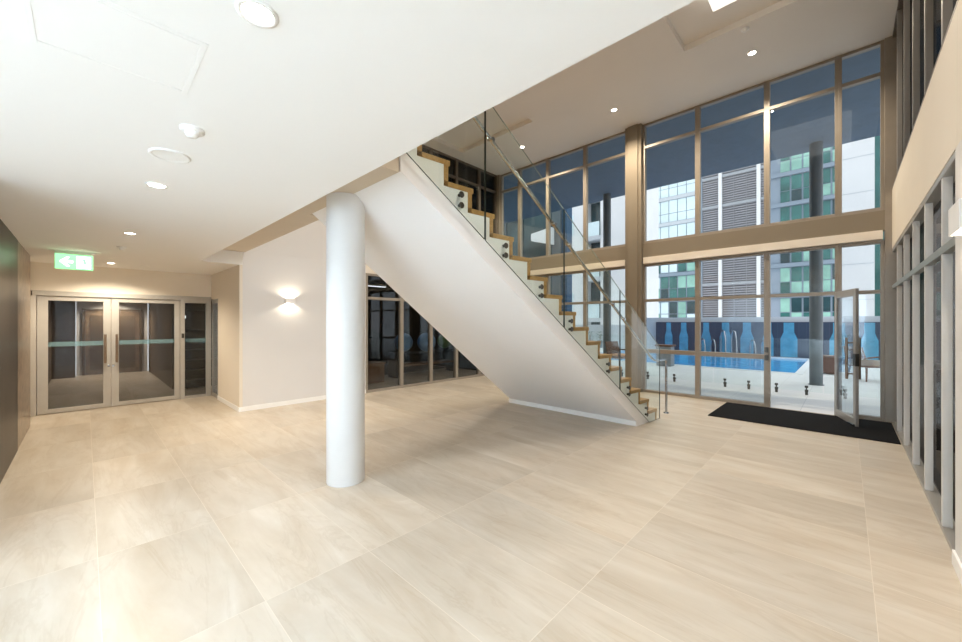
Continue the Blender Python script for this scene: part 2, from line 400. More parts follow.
for i in range(4):
    glazing(f'window_{k}', 'y', YW, XS_R[i], XS_R[i + 1], 3.39, ZU, [5.60],
            ['upper window bay beside the square pier showing pale apartments', 'upper window bay showing the grey louvred building', 'upper window bay showing the outdoor column and teal windows',
             'narrow upper window bay beside the right side glazing'][i]); k += 1
for i in range(4):
    glazing(f'window_{k}', 'y', YW, XS_L[i], XS_L[i + 1], 3.39, ZU, [5.60],
            ['narrow dark upper window bay in the far left corner', 'dark upper window bay second from the far left corner', 'upper window bay showing a white patch seen past the stair handrail',
             'upper window bay left of the square pier showing balconies'][i]); k += 1
for i in range(4):
    glazing(f'window_{k}', 'y', YW, XS_L[i], XS_L[i + 1], 0, 2.92, [2.09],
            ['lower window bay hidden deep behind the stair', 'lower dark window bay behind the upper stair treads', 'lower window bay behind the middle of the stair glass',
             'lower window bay left of the square pier behind the stair'][i]); k += 1
for i in (0, 1):
    glazing(f'window_{k}', 'y', YW, XS_R[i], XS_R[i + 1], 0, 2.92, [2.09], ['lower window bay right of the square pier behind the handrail post',
            'lower window bay next to the open doorway, over the mat end'][i], thick_bars=[.94]); k += 1
glazing(f'window_{k}', 'y', YW, XS_R[2], XS_R[3], 2.06, 2.92, [], 'window light above the open doorway'); k += 1
glazing(f'window_{k}', 'y', YW, XS_R[3], XS_R[4], 0, 2.92, [2.09], 'narrow sidelight right of the open glass door'); k += 1
tag(box((-.04, YW + .02, .88), (.40, YW + .09, .98)).build('trim_1', M['white'], bevel=.003), 'white push rail across the sidelight behind the open door', 'rail', kind='structure')
# door jambs of the open doorway
jm = box((XS_R[2] - .001, YW - .002, 0), (XS_R[2] + .05, YW + .112, 2.06)); jm.box((XS_R[3] - .05, YW - .002, 0), (XS_R[3] + .001, YW + .112, 2.06))
jb = tag(jm.build('trim_2', M['frame'], bevel=.003), 'aluminium jambs of the open doorway', 'door frame', kind='structure')
for z in (.88, 1.03): part(box((XS_R[2] - .03, YW - .045, z), (XS_R[2] + .03, YW - .003, z + .1)), 'lock_keep', M['bolt'], jb, .006, 'black lock keep')

# pier and spandrel
pr = box((-3.73, YW - .10, 0), (-3.36, YW + .12, ZU)); pr.box((-3.66, YW - .13, 0), (-3.43, YW - .10, ZU))
struct(pr.build('pier', M['spandrel'], bevel=.004), 'square beige pier dividing the tall window wall', 'pier')
for a, b, nm, lb in ((-7.7, -3.735, 'trim_3', 'left'), (-3.355, .45, 'trim_4', 'right')):
    struct(box((a, YW - .03, 3.07), (b, YW + .13, 3.389)).build(nm, M['spandrel'], bevel=.004), f'beige spandrel between the upper and lower windows {lb} of the pier', 'spandrel')
    struct(box((a + .02, YW - .06, 2.925), (b - .02, YW + .1, 3.069)).build(nm + '_ledge', M['pelmet'], bevel=.004), f'pale blind box under the spandrel {lb} of the pier', 'blind box')
struct(box((.45, YW - .03, 0), (XL + .2, YW + .12, ZU)).build('trim_5', M['frame'], bevel=.004), 'corner post where window wall meets the right side glazing', 'post')
struct(box((XG - .1, YW - .06, 0), (-7.68, YW + .12, ZU)).build('trim_6', M['frame'], bevel=.004), 'corner post in the far left corner of the window wall', 'post')

# gym windows (lower) and upper inner windows on the same wall
YS = [4.37, 5.33, 6.24, 7.14, 8.05, 8.80]
gl = ['beside the sconce wall', 'second from the sconce wall', 'third from the sconce wall', 'fourth from the sconce wall, low under the stair', 'last before the far corner']
for i in range(5):
    glazing(f'window_{k}', 'x', XG - .11, YS[i], YS[i + 1], .0, 2.70, [2.14], 'dark gym window bay ' + gl[i], fm='frame', gm='glass_dark'); k += 1
for i in range(5):
    glazing(f'window_{k}', 'x', XG - .11, YS[i], YS[i + 1], 3.38, ZU, [5.6], 'dark upper inner window above gym bay ' + gl[i], fm='bronze', gm='glass_dark'); k += 1

# right side glazing: deep upright fins with panes and a rail behind them
def side_glazing(name, z0, z1, rail, label, fm, ff, first):
    root = empty(name, (XL, 6.4, z0), label, 'window', kind='structure')
    fr = box((XL + .002, YB, z0), (XL + .10, YW - .04, z0 + .035)); fr.box((XL + .002, YB, z1 - .05), (XL + .13, YW - .04, z1))
    part(fr, 'window_frame', M[ff], root, .003)
    y = first; n = 0
    while y < YW - .1:
        part(box((XL + .004, y - .022, z0 + .035), (XL + .056, y + .02, z1 - .05)), 'fin', M[fm], root, .002); y += .885
    if rail: part(box((XL + .0, YB, rail - .03), (XL + .05, YW - .04, rail + .03)), 'rail', M['rail_gr'], root, .003)
    part(box((XL + .088, YB, z0 + .03), (XL + .096, YW - .04, z1 - .04)), 'window_pane', M['glass_mirror'], root)
    return root
side_glazing(f'window_{k}', 0.0, 2.755, 2.15, 'tall side glazing with pale upright fins on the right wall', 'fin', 'frame_gr', 4.57); k += 1
side_glazing(f'window_{k}', 3.695, ZU, None, 'upper side glazing with fins above the beige band on the right', 'frame_gr', 'bronze', 4.57); k += 1

# ------------------------------------------------------------------ aluminium double doors and corridor
fr = box((XD - .1, -.62, 2.055), (XD + .02, 1.9, 2.139))
fr.box((XD - .1, -.64, 0), (XD + .02, -.575, 2.055)); fr.box((XD - .1, 1.365, 0), (XD + .02, 1.44, 2.055)); fr.box((XD - .1, 1.81, 0), (XD + .02, 1.895, 2.055))
fr.box((XD - .1, 1.44, 0), (XD + .01, 1.81, .05)); fr.box((XD - .1, 1.44, 2.0), (XD + .01, 1.81, 2.055))
pf = fr.build('door_frame', M['frame_lt'], bevel=.003); struct(pf, 'aluminium frame around the double doors and sidelight', 'door frame')
part(box((XD - .05, 1.44, .05), (XD - .042, 1.81, 2.0)), 'pane', M['glass_dark'], pf)
part(box((XD - .04, 1.44, 1.17), (XD - .037, 1.81, 1.25)), 'frosted_strip', M['strip'], pf)
part(box((XD + .02, 1.385, 1.27), (XD + .05, 1.425, 1.36)), 'lock', M['bolt'], pf, .004)
def leaf(name, y0, y1, p0, p1, hy, label):
    f_ = MB(); a, b = XD - .07, XD - .015
    f_.box((a, y0, .012), (b, p0, 2.05)); f_.box((a, p1, .012), (b, y1, 2.05)); f_.box((a, p0, .012), (b, p1, .085)); f_.box((a, p0, 1.975), (b, p1, 2.05))
    o = f_.build(name, M['frame_lt'], bevel=.003); struct(o, label, 'door')
    part(box((XD - .046, p0 - .01, .08), (XD - .038, p1 + .01, 1.98)), 'pane', M['glass_dark'], o)
    part(box((XD - .036, p0, 1.17), (XD - .033, p1, 1.25)), 'frosted_strip', M['strip'], o)
    h = MB().cyl((XD + .045, hy, .84), (XD + .045, hy, 1.37), .018, 16); h.cyl((XD - .02, hy, .93), (XD + .045, hy, .93), .01, 12); h.cyl((XD - .02, hy, 1.28), (XD + .045, hy, 1.28), .01, 12)
    part(h, 'handle', M['handle'], o)
    part(MB().cyl((XD - .015, hy + (.045 if hy < .34 else -.045), .78), (XD - .008, hy + (.045 if hy < .34 else -.045), .78), .018, 16), 'lock', M['steel'], o)
    return o
leaf('door_1', -.57, .335, -.443, .235, .262, 'left leaf of the aluminium double doors')
leaf('door_2', .341, 1.36, .447, 1.275, .415, 'right leaf of the aluminium double doors')
f_ = MB()
for a, b, c, d in ((-9.93, -9.87, 0, 2.08), (-9.40, -9.345, 0, 2.08)): f_.box((a, 1.905, c), (b, 1.945, d))
f_.box((-9.87, 1.905, .01), (-9.4, 1.945, .08)); f_.box((-9.87, 1.905, 2.0), (-9.4, 1.945, 2.08))
o = f_.build('door_3', M['frame_gr'], bevel=.003); struct(o, 'narrow glass door in the return wall beside the double doors', 'door')
part(box((-9.88, 1.922, .07), (-9.39, 1.93, 2.01)), 'pane', M['glass_dark'], o)

# corridor beyond
XC = -16.5
c = box((XC - .1, -.18, 0), (XC, 1.42, 2.7))
struct(c.build('wall_corridor', M['wall']), 'white end wall of the corridor seen through the double doors', 'wall')
c = box((XC, -.75, 0), (-10.1, -.65, 2.7)); c.box((XC + .4, -.65, 0), (XC + .5, -.19, 2.7))
struct(c.build('wall_corridor_left', M['brown_wall']), 'brown corridor wall seen in the left door leaf', 'wall')
c = box((XC + .4, 1.42, 0), (XC + .5, 2.0, 2.7)); c.box((XC, 1.44, 0), (-11.6, 1.5, 2.7))
struct(c.build('wall_corridor_right', M['brown_wall']), 'brown corridor wall seen in the right door leaf', 'wall')
struct(box((XC - .1, -.75, -.2), (-10.051, 3.6, -.001)).build('floor_corridor', M['floor']), 'beige tiled floor of the corridor behind the double doors', 'floor')
struct(box((XC - .1, -.75, 2.5), (-10.07, 3.6, 2.6)).build('ceiling_corridor', M['ceil']), 'ceiling of the corridor behind the double doors', 'ceiling')
f_ = box((XC + .001, -.06, 0), (XC + .05, 0, 2.0)); f_.box((XC + .001, 1.22, 0), (XC + .05, 1.28, 2.0)); f_.box((XC + .001, 0, 1.94), (XC + .05, 1.22, 2.0))
o = f_.build('door_4', M['brown_wall'], bevel=.003); struct(o, 'dark brown double door at the end of the corridor', 'door')
for a, b in ((.005, .605), (.615, 1.215)):
    lf = part(box((XC + .005, a, .01), (XC + .04, b, 1.935)), 'leaf', M['panel_brown'], o, .004)
    for z0, z1 in ((.15, .9), (1.0, 1.8)):
        q = box((XC + .04, a + .1, z0), (XC + .052, b - .1, z1)).build('panel', M['brown_wall'], lf)
# dark shelf behind the sidelight
sh = empty('shelf_unit', (-11.2, 1.9, 0), 'dark shelf rack behind the sidelight of the double doors', 'shelf')
part(box((-11.55, 1.52, 0), (-11.5, 3.5, 2.3)), 'back_panel', M['dark_room'], sh)
for i in range(9): part(box((-11.5, 1.52, .2 + i * .24), (-11.15, 3.5, .22 + i * .24)), 'shelf', M['rubber'], sh)
part(MB().cyl((-11.33, 1.6, 1.72), (-11.33, 1.66, 1.72), .035), 'lamp', M['tube'], sh)

# ------------------------------------------------------------------ staircase
g, rs, y0, zt = .28, .194, 6.534, .177
def xr(y): return -2.25 + .0935 * (y - 6.5)
def xl(y): return -4.85 + .085 * (5.99 - y)
def nos(y): return zt + (y0 - y) / g * rs
NT = 17; YLAND = 1.83
st = empty('staircase', (-3.5, 6.0, 0), 'straight stair with white plaster underside, oak treads and glass balustrade', 'staircase')
T = .048
prof = [(5.86, nos(5.86) - .575), (5.86, 0), (y0 - .02 - T, 0)]
for i in range(NT):
    yk = y0 - g * i; zk = zt + rs * i
    prof.append((yk - .02 - T, zk - T))
    prof.append((yk - g - .02 - T if i < NT - 1 else YLAND, zk - T))
prof.append((YLAND, nos(YLAND) - .575))
o = MB().loft([(xr(y), y, z) for y, z in prof], [(xl(y) + .02, y, z) for y, z in prof]).build('stair_body', M['stair'], st)
for i in range(NT):
    yk = y0 - g * i; zk = zt + rs * i; ye = yk - g - .02 if i < NT - 1 else YLAND
    q = [(yk, zk), (yk, zk - T), (ye, zk - T), (ye, zk)]
    tr = part(MB().loft([(xr(y) + .004, y, z) for y, z in q], [(xl(y), y, z) for y, z in q]), 'tread', M['oak'], st, .003)
    zb = 0.002 if i == 0 else zk - rs
    q = [(yk - .02, zk - T), (yk - .02 - T, zk - T), (yk - .02 - T, zb), (yk - .02, zb)]
    part(MB().loft([(xr(y) + .004, y, z) for y, z in q], [(xl(y), y, z) for y, z in q]), 'riser', M['oak'], st, .002)
part(box((-4.84, 5.842, 0), (xr(5.86) - .002, 5.859, .075)), 'baseboard', M['white'], st, .003, 'white skirting at the stair foot')
# glass panels
ys = [1.47, 2.74, 4.007, 5.306, 6.573]
bolts = [(1.88, 2.44), (3.02, 3.587), (4.147, 5.0), (5.56, 6.12)]
def panel(fx, th, pa, pb, name):
    q = [(pa, nos(pa) - .395), (pb, max(.012, nos(pb) - .395)), (pb, nos(pb) + 1.03), (pa, nos(pa) + 1.03)]
    if nos(pb) - .395 < .012:
        yc = y0 - (.012 + .395 - zt) / rs * g
        q = [(pa, nos(pa) - .395), (yc, .012), (pb, .012), (pb, nos(pb) + 1.03), (pa, nos(pa) + 1.03)]
    return part(MB().loft([(fx(y), y, z) for y, z in q], [(fx(y) + th, y, z) for y, z in q], 0, [1] * (len(q) - 2) + [2, 1]), name, [M['glass_b'], M['edge'], M['edge_top']], st)
for i in range(4):
    a, b = ys[i] + .006, ys[i + 1] - .006
    p = panel(lambda y: xr(y) + .022, .013, a, b, 'glass_panel')
    for yb in bolts[i]:
        for dz in (-.22, -.32):
            z = nos(yb) + dz; bb = MB().cyl((xr(yb) + .001, yb, z), (xr(yb) + .022, yb, z), .016, 20); bb.cyl((xr(yb) + .036, yb, z), (xr(yb) + .044, yb, z), .031, 24, .027)
            bb.build('standoff_bolt', M['bolt'], p)
    panel(lambda y: xl(y) - .02, .013, a, b, 'glass_panel')
# handrail
hr = lambda y: nos(y) + .785
pts = [(xr(y) - .055, y, hr(y)) for y in [1.9 + .2 * i for i in range(23)]]
zz = .945
pts += [(xr(6.45) - .055, 6.45, hr(6.45)), (xr(6.53) - .05, 6.54, .972), (-2.28, 6.66, .951), (-2.275, 6.85, zz), (-2.275, 7.0, zz), (-2.275, 7.045, zz - .008), (-2.275, 7.068, zz - .03), (-2.275, 7.07, zz - .08), (-2.275, 7.07, .4), (-2.275, 7.07, .02)]
rail = part(MB().tube(pts, .0195, 14), 'handrail', M['steel'], st)
MB().lathe((-2.275, 7.07, 0), [(.045, .001), (.045, .012), (.03, .02), (.0225, .021)], 24).build('post_foot', M['steel'], rail)
for yb in (2.85, 3.85, 4.15, 5.16, 5.45, 2.55):
    z = hr(yb); x = xr(yb)
    bb = MB().tube([(x + .008, yb, z - .07), (x - .035, yb, z - .065), (x - .05, yb, z - .05), (x - .055, yb, z - .02)], .008, 8)
    bb.cyl((x + .03, yb, z - .07), (x - .004, yb, z - .07), .024, 18)
    bb.build('rail_bracket', M['steel'], rail)

# ------------------------------------------------------------------ mat and open glass door
m_ = box((-1.70, 7.36, .001), (.522, 8.80, .014)).build('door_mat', M['mat_black'], bevel=.004)
tag(m_, 'wide black entrance mat lying inside the open doorway', 'mat')
hx, hyy = -.115, 8.85; ex, ey = .125, 8.06
dv = Vector((ex - hx, ey - hyy)); ln = dv.length; ang = math.atan2(dv.y, dv.x)
dr = empty('glass_door', (0, 0, 0), 'open glass door swung inward over the black mat', 'door')
def DB(mb, u0, u1, w0, w1, z0, z1): mb.box((u0, w0, z0), (u1, w1, z1)); return mb
f_ = MB()
DB(f_, 0, .075, -.02, .02, .02, 2.11); DB(f_, ln - .085, ln, -.02, .02, .02, 2.11); DB(f_, .075, ln - .085, -.02, .02, .02, .13); DB(f_, .075, ln - .085, -.02, .02, 2.0, 2.11)
part(f_, 'frame', M['frame_gr'], dr, .003)
part(DB(MB(), .07, ln - .08, -.004, .004, .12, 2.01), 'pane', M['glass'], dr)
for sg in (-1, 1):
    h = MB().cyl((ln - .15, sg * .075, .72), (ln - .15, sg * .075, 1.36), .017, 16)
    for z in (.80, 1.28): h.cyl((ln - .15, 0, z), (ln - .15, sg * .075, z), .011, 12)
    part(h, 'pull_handle', M['handle'], dr)
part(DB(MB(), ln - .09, ln + .004, -.024, .024, .93, 1.12), 'lock_case', M['bolt'], dr, .004)
part(DB(MB(), ln - .2, ln - .01, -.05, -.02, .016, .05), 'door_stop', M['steel'], dr, .004)
dr.location = (hx, hyy, 0); dr.rotation_euler = (0, 0, ang)

# ------------------------------------------------------------------ lamps, sensors and signs on the ceilings
def spot(name, loc, power, size=130, blend=.7, col=(1, .83, .62), rot=(0, 0, 0), r=.05):
    l = bpy.data.lights.new(name, 'SPOT'); l.energy = power; l.spot_size = math.radians(size); l.spot_blend = blend; l.color = col; l.shadow_soft_size = r
    o = bpy.data.objects.new(name, l); COL.objects.link(o); o.location = loc; o.rotation_euler = rot
    return o
WARM = (1, .87, .68); NEUTRAL = (.82, .92, 1)
def downlight(x, y, z, r, label, group, power, col=WARM, lit=True):
    d = empty('downlight', (x, y, z), label, 'light', group)
    part(MB().lathe((x, y, z), [(r * .72, -.001), (r * .78, -.007), (r, -.005), (r, .0)], 32), 'trim_ring', M['white'], d)
    part(MB().lathe((x, y, z), [(0.001, -.0035), (r * .74, -.0035), (r * .74, -.001)], 32), 'lens', M['lens'] if lit else M['lens_off'], d)
    if power: spot('lamp_beam', (x, y, z - .03), power, 150, .6, col=col, r=r * .8)
    return d
G1 = 'downlights in the low ceiling'
LOW = 42
downlight(-1.40, .394, ZL, .062, 'lit downlight nearest the viewer at the top of the low ceiling', G1, 20, NEUTRAL)
downlight(-3.70, .37, ZL, .068, 'lit downlight behind the round speaker disc in the low ceiling', G1, LOW, NEUTRAL)
downlight(-5.92, .357, ZL, .062, 'lit downlight between the exit sign and the middle of the low ceiling', G1, 100)
downlight(-9.16, .311, ZL, .062, 'lit downlight right above the double doors', G1, 100)
downlight(-9.20, .757, ZL, .062, 'unlit disc in the low ceiling right of the lamp above the doors', G1, 0, lit=False)
d = empty('ceiling_speaker', (-2.98, .36, ZL), 'white round unlit disc between smoke detector and downlights', 'speaker')
part(MB().lathe((-2.98, .36, ZL), [(.082, -.006), (.09, -.012), (.102, -.008), (.102, 0)], 40), 'rim', M['white'], d)
part(MB().lathe((-2.98, .36, ZL), [(.001, -.005), (.083, -.005), (.083, -.002)], 40), 'grille', M['lens_off'], d)
def detector(x, y, z, label, r=.055):
    d = empty('smoke_detector', (x, y, z), label, 'smoke detector', 'smoke detectors')
    part(MB().lathe((x, y, z), [(r * .75, -.018), (r, -.014), (r, 0)], 32), 'base', M['white'], d)
    part(MB().lathe((x, y, z), [(.001, -.046), (r * .42, -.043), (r * .55, -.03), (r * .6, -.017)], 32), 'head', M['white'], d)
detector(-2.493, .392, ZL, 'white smoke detector nearest the viewer beside the ceiling hatch')
detector(-7.10, .348, ZL, 'white smoke detector near the exit sign')
detector(-1.123, 7.065, ZU, 'small white smoke detector on the high ceiling beside the right coffer')
G2 = 'downlights in the high ceiling'
HI = 210
downlight(-1.138, 7.777, ZU, .07, 'lit downlight nearest the right side glazing in the high ceiling', G2, HI)
downlight(-3.571, 7.826, ZU, .07, 'lit downlight in front of the square pier in the high ceiling', G2, HI)
downlight(-6.045, 7.832, ZU, .07, 'lit downlight seen past the stair handrail in the high ceiling', G2, HI)
# access hatch
hat = empty('ceiling_hatch', (-1.9, .1, ZL), 'flush rectangular access hatch outlined in the low white ceiling', 'hatch')
x0, x1, ya, yb = -2.13, -1.69, -.14, .315
f_ = MB()
for (a, b, c, e) in ((x0, x1, ya, ya + .02), (x0, x1, yb - .02, yb), (x0, x0 + .02, ya + .02, yb - .02), (x1 - .02, x1, ya + .02, yb - .02)): f_.box((a, c, ZL - .002), (b, e, ZL))
part(f_, 'hatch_frame', M['ceil'], hat, .001)
part(box((x0 + .024, ya + .024, ZL - .0015), (x1 - .024, yb - .024, ZL)), 'hatch_panel', M['ceil'], hat)

# exit sign
ex = empty('exit_sign', (-8.07, -.105, ZL), 'green lit exit sign with white arrow hanging below the low ceiling', 'exit sign')
part(box((-8.12, -.36, ZL - .012), (-8.02, .16, ZL)), 'mount', M['white'], ex, .003)
part(box((-8.085, -.30, 2.355), (-8.06, .088, ZL - .012)), 'case', M['white'], ex, .004)
part(box((-8.06, -.295, 2.36), (-8.054, .083, 2.575)), 'face', M['exit_green'], ex, .002)
def poly(pts, name, mt, xa=-8.054, xb=-8.0515): part(MB().loft([(xa, y, z) for y, z in pts], [(xb, y, z) for y, z in pts]), name, mt, ex)
poly([(-.255, 2.468), (-.185, 2.535), (-.15, 2.535), (-.19, 2.486), (-.12, 2.486), (-.12, 2.45), (-.19, 2.45), (-.15, 2.401), (-.185, 2.401)], 'arrow', M['exit_white'])
poly([(-.085, 2.38), (-.085, 2.555), (.06, 2.555), (.06, 2.38)], 'doorway_symbol', M['exit_white'])
man = MB()
def bar(p, q, w):
    p, q = Vector(p), Vector(q); n = Vector((-(q - p).y, (q - p).x)).normalized() * w
    L_ = [p + n, q + n, q - n, p - n]
    man.loft([(-8.0515, v.x, v.y) for v in L_], [(-8.0495, v.x, v.y) for v in L_])
man.cyl((-8.0515, -.022, 2.534), (-8.0495, -.022, 2.534), .013, 16)
bar((-.015, 2.515), (.005, 2.455), .013); bar((-.012, 2.51), (-.055, 2.485), .006); bar((-.01, 2.51), (.035, 2.495), .006)
bar((.002, 2.46), (-.035, 2.44), .008); bar((-.035, 2.44), (-.03, 2.40), .007); bar((.007, 2.46), (.02, 2.425), .008); bar((.02, 2.425), (.05, 2.405), .007)
part(man, 'running_figure', M['exit_green'], ex)

# wall lights
def sconce(x, y, z, sx, w, hgt, dep, label, power):
    s_ = empty('wall_light', (x, y, z), label, 'wall light', 'up and down wall lights')
    bd = MB(); x1 = x + sx * dep
    bd.box((x, y - w / 2, z - hgt / 2), (x + sx * .006, y + w / 2, z + hgt / 2))
    part(bd, 'back_plate', M['white'], s_)
    sh = MB(); t = .006
    sh.box((x1 - sx * t, y - w / 2, z - hgt / 2), (x1, y + w / 2, z + hgt / 2))
    sh.box((x + sx * .006, y - w / 2, z - hgt / 2), (x1 - sx * t, y - w / 2 + t, z + hgt / 2)); sh.box((x + sx * .006, y + w / 2 - t, z - hgt / 2), (x1 - sx * t, y + w / 2, z + hgt / 2))
    part(sh, 'shade', M['white'], s_, .002)
    part(box((x + sx * .02, y - .03, z - .012), (x + sx * (dep - .02), y + .03, z + .012)), 'lamp', M['lens'], s_)
    for up_ in (0, 1):
        spot('lamp_beam', (x + sx * dep * .55, y, z + (.03 if up_ else -.03)), power, 140, .25, WARM, (PI if up_ else 0, 0, 0), .012)
sconce(XG, 2.732, 2.006, 1, .17, .085, .10, 'small white up-and-down wall light glowing on the off-white wall', 5)
sconce(.521, 3.52, 2.205, -1, .30, .165, .066, 'white box wall light cut off at the right photo edge', 8)

# ------------------------------------------------------------------ gym behind the dark windows
c = box((-12.6, 3.9, -.2), (XG - .15, YW + .06, -.002)); struct(c.build('floor_gym', M['dark_carpet']), 'dark floor of the gym behind the inner windows', 'floor')
c = box((-12.7, 3.8, 0), (-12.6, 9.0, ZU)); struct(c.build('wall_gym_back', M['dark_room']), 'dark back wall of the gym', 'wall')
c = box((-12.6, 3.8, 0), (XG - .15, 3.9, ZU)); c.box((-12.6, YW + .07, 0), (XG - .15, 9.0, ZU)); struct(c.build('wall_gym_side', M['dark_room']), 'dark side walls of the gym', 'wall')
c = box((-12.6, 3.9, 2.75), (XG - .15, 9.0, 3.3)); c.box((-12.6, 3.9, ZU), (XG - .15, 9.0, ZU + .2)); struct(c.build('ceiling_gym', M['dark_room']), 'dark ceiling of the gym', 'ceiling')
def ball(x, y, z, r, m, label):
    b = MB().lathe((x, y, z), [(max(.001, r * math.sin(PI * i / 20)), -r * math.cos(PI * i / 20)) for i in range(21)], 32).build('exercise_ball', m)
    tag(b, label, 'exercise ball', 'exercise balls in the gym')
ball(-9.4, 6.5, 1.0, .27, M['ball_blue'], 'blue exercise ball behind the second gym bay, left on the rack')
ball(-9.4, 7.35, .98, .29, M['ball_blue'], 'larger blue exercise ball behind the third gym bay')
ball(-9.4, 8.1, .98, .24, M['ball_green'], 'green exercise ball lowest under the stair in the gym')
rk = empty('ball_rack', (-9.4, 7.3, 0), 'dark rack carrying exercise balls in the gym', 'rack')
for y in (6.15, 8.35): part(box((-9.62, y - .03, 0), (-9.18, y + .03, .72)), 'post', M['rubber'], rk)
part(box((-9.6, 6.15, .66), (-9.55, 8.35, .71)), 'rail', M['rubber'], rk); part(box((-9.25, 6.15, .66), (-9.2, 8.35, .71)), 'rail', M['rubber'], rk)
part(box((-9.6, 6.18, .3), (-9.2, 8.32, .36)), 'shelf', M['crate'], rk)
bx = empty('plyo_box', (-9.2, 5.3, 0), 'brown timber box on the gym floor behind the first bay', 'box')
part(box((-9.5, 5.0, 0), (-8.9, 5.55, .48)), 'body', M['crate'], bx, .01); part(box((-9.52, 4.98, .48), (-8.88, 5.57, .52)), 'lid', M['crate'], bx, .006)
tm = empty('treadmill', (-10.4, 6.0, 0), 'black treadmill with a lit screen in the gym', 'treadmill')
part(box((-10.9, 5.5, .05), (-9.9, 6.1, .2)), 'deck', M['rubber'], tm, .02)
for y in (5.52, 6.08): part(MB().tube([(-10.8, y, .2), (-10.85, y, 1.1), (-10.4, y, 1.15)], .03, 10), 'upright', M['rubber'], tm)
part(box((-10.9, 5.5, 1.1), (-10.8, 6.1, 1.45)), 'console', M['rubber'], tm, .01); part(box((-10.799, 5.62, 1.16), (-10.79, 5.98, 1.4)), 'screen', M['screen'], tm)
tb = empty('strip_light', (-10.2, 5.9, 2.7), 'bright strip light on the gym ceiling', 'light')
part(box((-10.25, 5.5, 2.68), (-10.15, 6.4, 2.748)), 'case', M['white'], tb); part(box((-10.24, 5.52, 2.66), (-10.16, 6.38, 2.68)), 'tube', M['tube'], tb)

# ------------------------------------------------------------------ outside: terrace, pool, wall, fence
struct(box((-30, YW + .08, -.3), (14, 15.25, -.02)).build('pool_deck', M['deck']), 'pale tiled terrace outside the window wall', 'terrace')
dk = box((-.95, 15.25, -.3), (14, 22, -.02)); dk.box((-30, 15.25, -.3), (-9.5, 22, -.02))
struct(dk.build('pool_deck.001', M['deck']), 'pale tiled terrace at the sides of the pool', 'terrace')
pl = empty('swimming_pool', (-6, 18, 0), 'bright blue swimming pool beyond the terrace', 'pool')
part(box((-9.3, 15.45, -1.2), (-1.15, 21.8, -.07)), 'water', M['water'], pl)
cpg = box((-9.5, 15.251, -.3), (-.951, 15.45, .0)); cpg.box((-9.5, 21.8, -.3), (-.951, 21.99, .0)); cpg.box((-9.5, 15.45, -.3), (-9.3, 21.8, 0)); cpg.box((-1.15, 15.45, -.3), (-.951, 21.8, 0))
part(cpg, 'coping', M['coping'], pl)
def xat(px, y):
    v = FW * F + RI * (px - CX); return v.x * y / v.y
def pool_rail(px, top, label):
    x = xat(px, 21.9); p = empty('pool_handrail', (x, 21.9, 0), label, 'handrail', 'chrome handrails along the far pool edge')
    for dx in (0, .45):
        pts = [(x + dx, 21.9, .004), (x + dx, 21.9, top * .6), (x + dx + .02, 21.88, top * .86), (x + dx + .1, 21.8, top), (x + dx + .2, 21.66, top * .93), (x + dx + .26, 21.57, top * .6), (x + dx + .28, 21.5, -.05)]
        part(MB().tube(pts, .03, 10), 'rail', M['steel'], p)
pool_rail(701, .75, 'low chrome pool handrail leftmost at the far pool edge')
pool_rail(721, 1.2, 'tall chrome pool handrail against the blue bottle wall')
pool_rail(750, .75, 'low chrome pool handrail beside the doorway jamb at the far pool edge')

# pool wall with bottle shapes
pw = empty('pool_wall', (-4, 22.1, 0), 'dark blue tiled pool wall with light blue bottle shapes', 'wall')
part(box((-7.62, 22.0, -.02), (1.9, 22.2, 1.60)), 'wall_face', M['pool_wall'], pw)
def bottle(cx, w):
    q = [(-w, 0), (w, 0), (w, .82), (w * .62, 1.12), (w * .62, 1.55), (-w * .62, 1.55), (-w * .62, 1.12), (-w, .82)]
    part(MB().loft([(cx + a, 21.985, .02 + b) for a, b in q], [(cx + a, 22.0, .02 + b) for a, b in q]), 'bottle_shape', M['bottle'], pw)
for cx_, w_ in ((-6.95, .19), (-6.2, .21), (-5.15, .21), (-4.3, .25), (-3.42, .26), (-2.6, .2), (-1.85, .3), (-.2, .3), (.7, .25), (1.4, .25)): bottle(cx_, w_)
struct(box((-8.6, 22.25, -.3), (1.9, 22.5, 1.84)).build('garden_wall', M['ext_pale']), 'pale rendered wall showing above the blue pool wall', 'wall')
struct(box((-24, 23.5, -.3), (-8.61, 23.7, 1.42)).build('garden_wall.001', M['ext_pale']), 'low pale courtyard wall seen through the stair glass', 'wall')

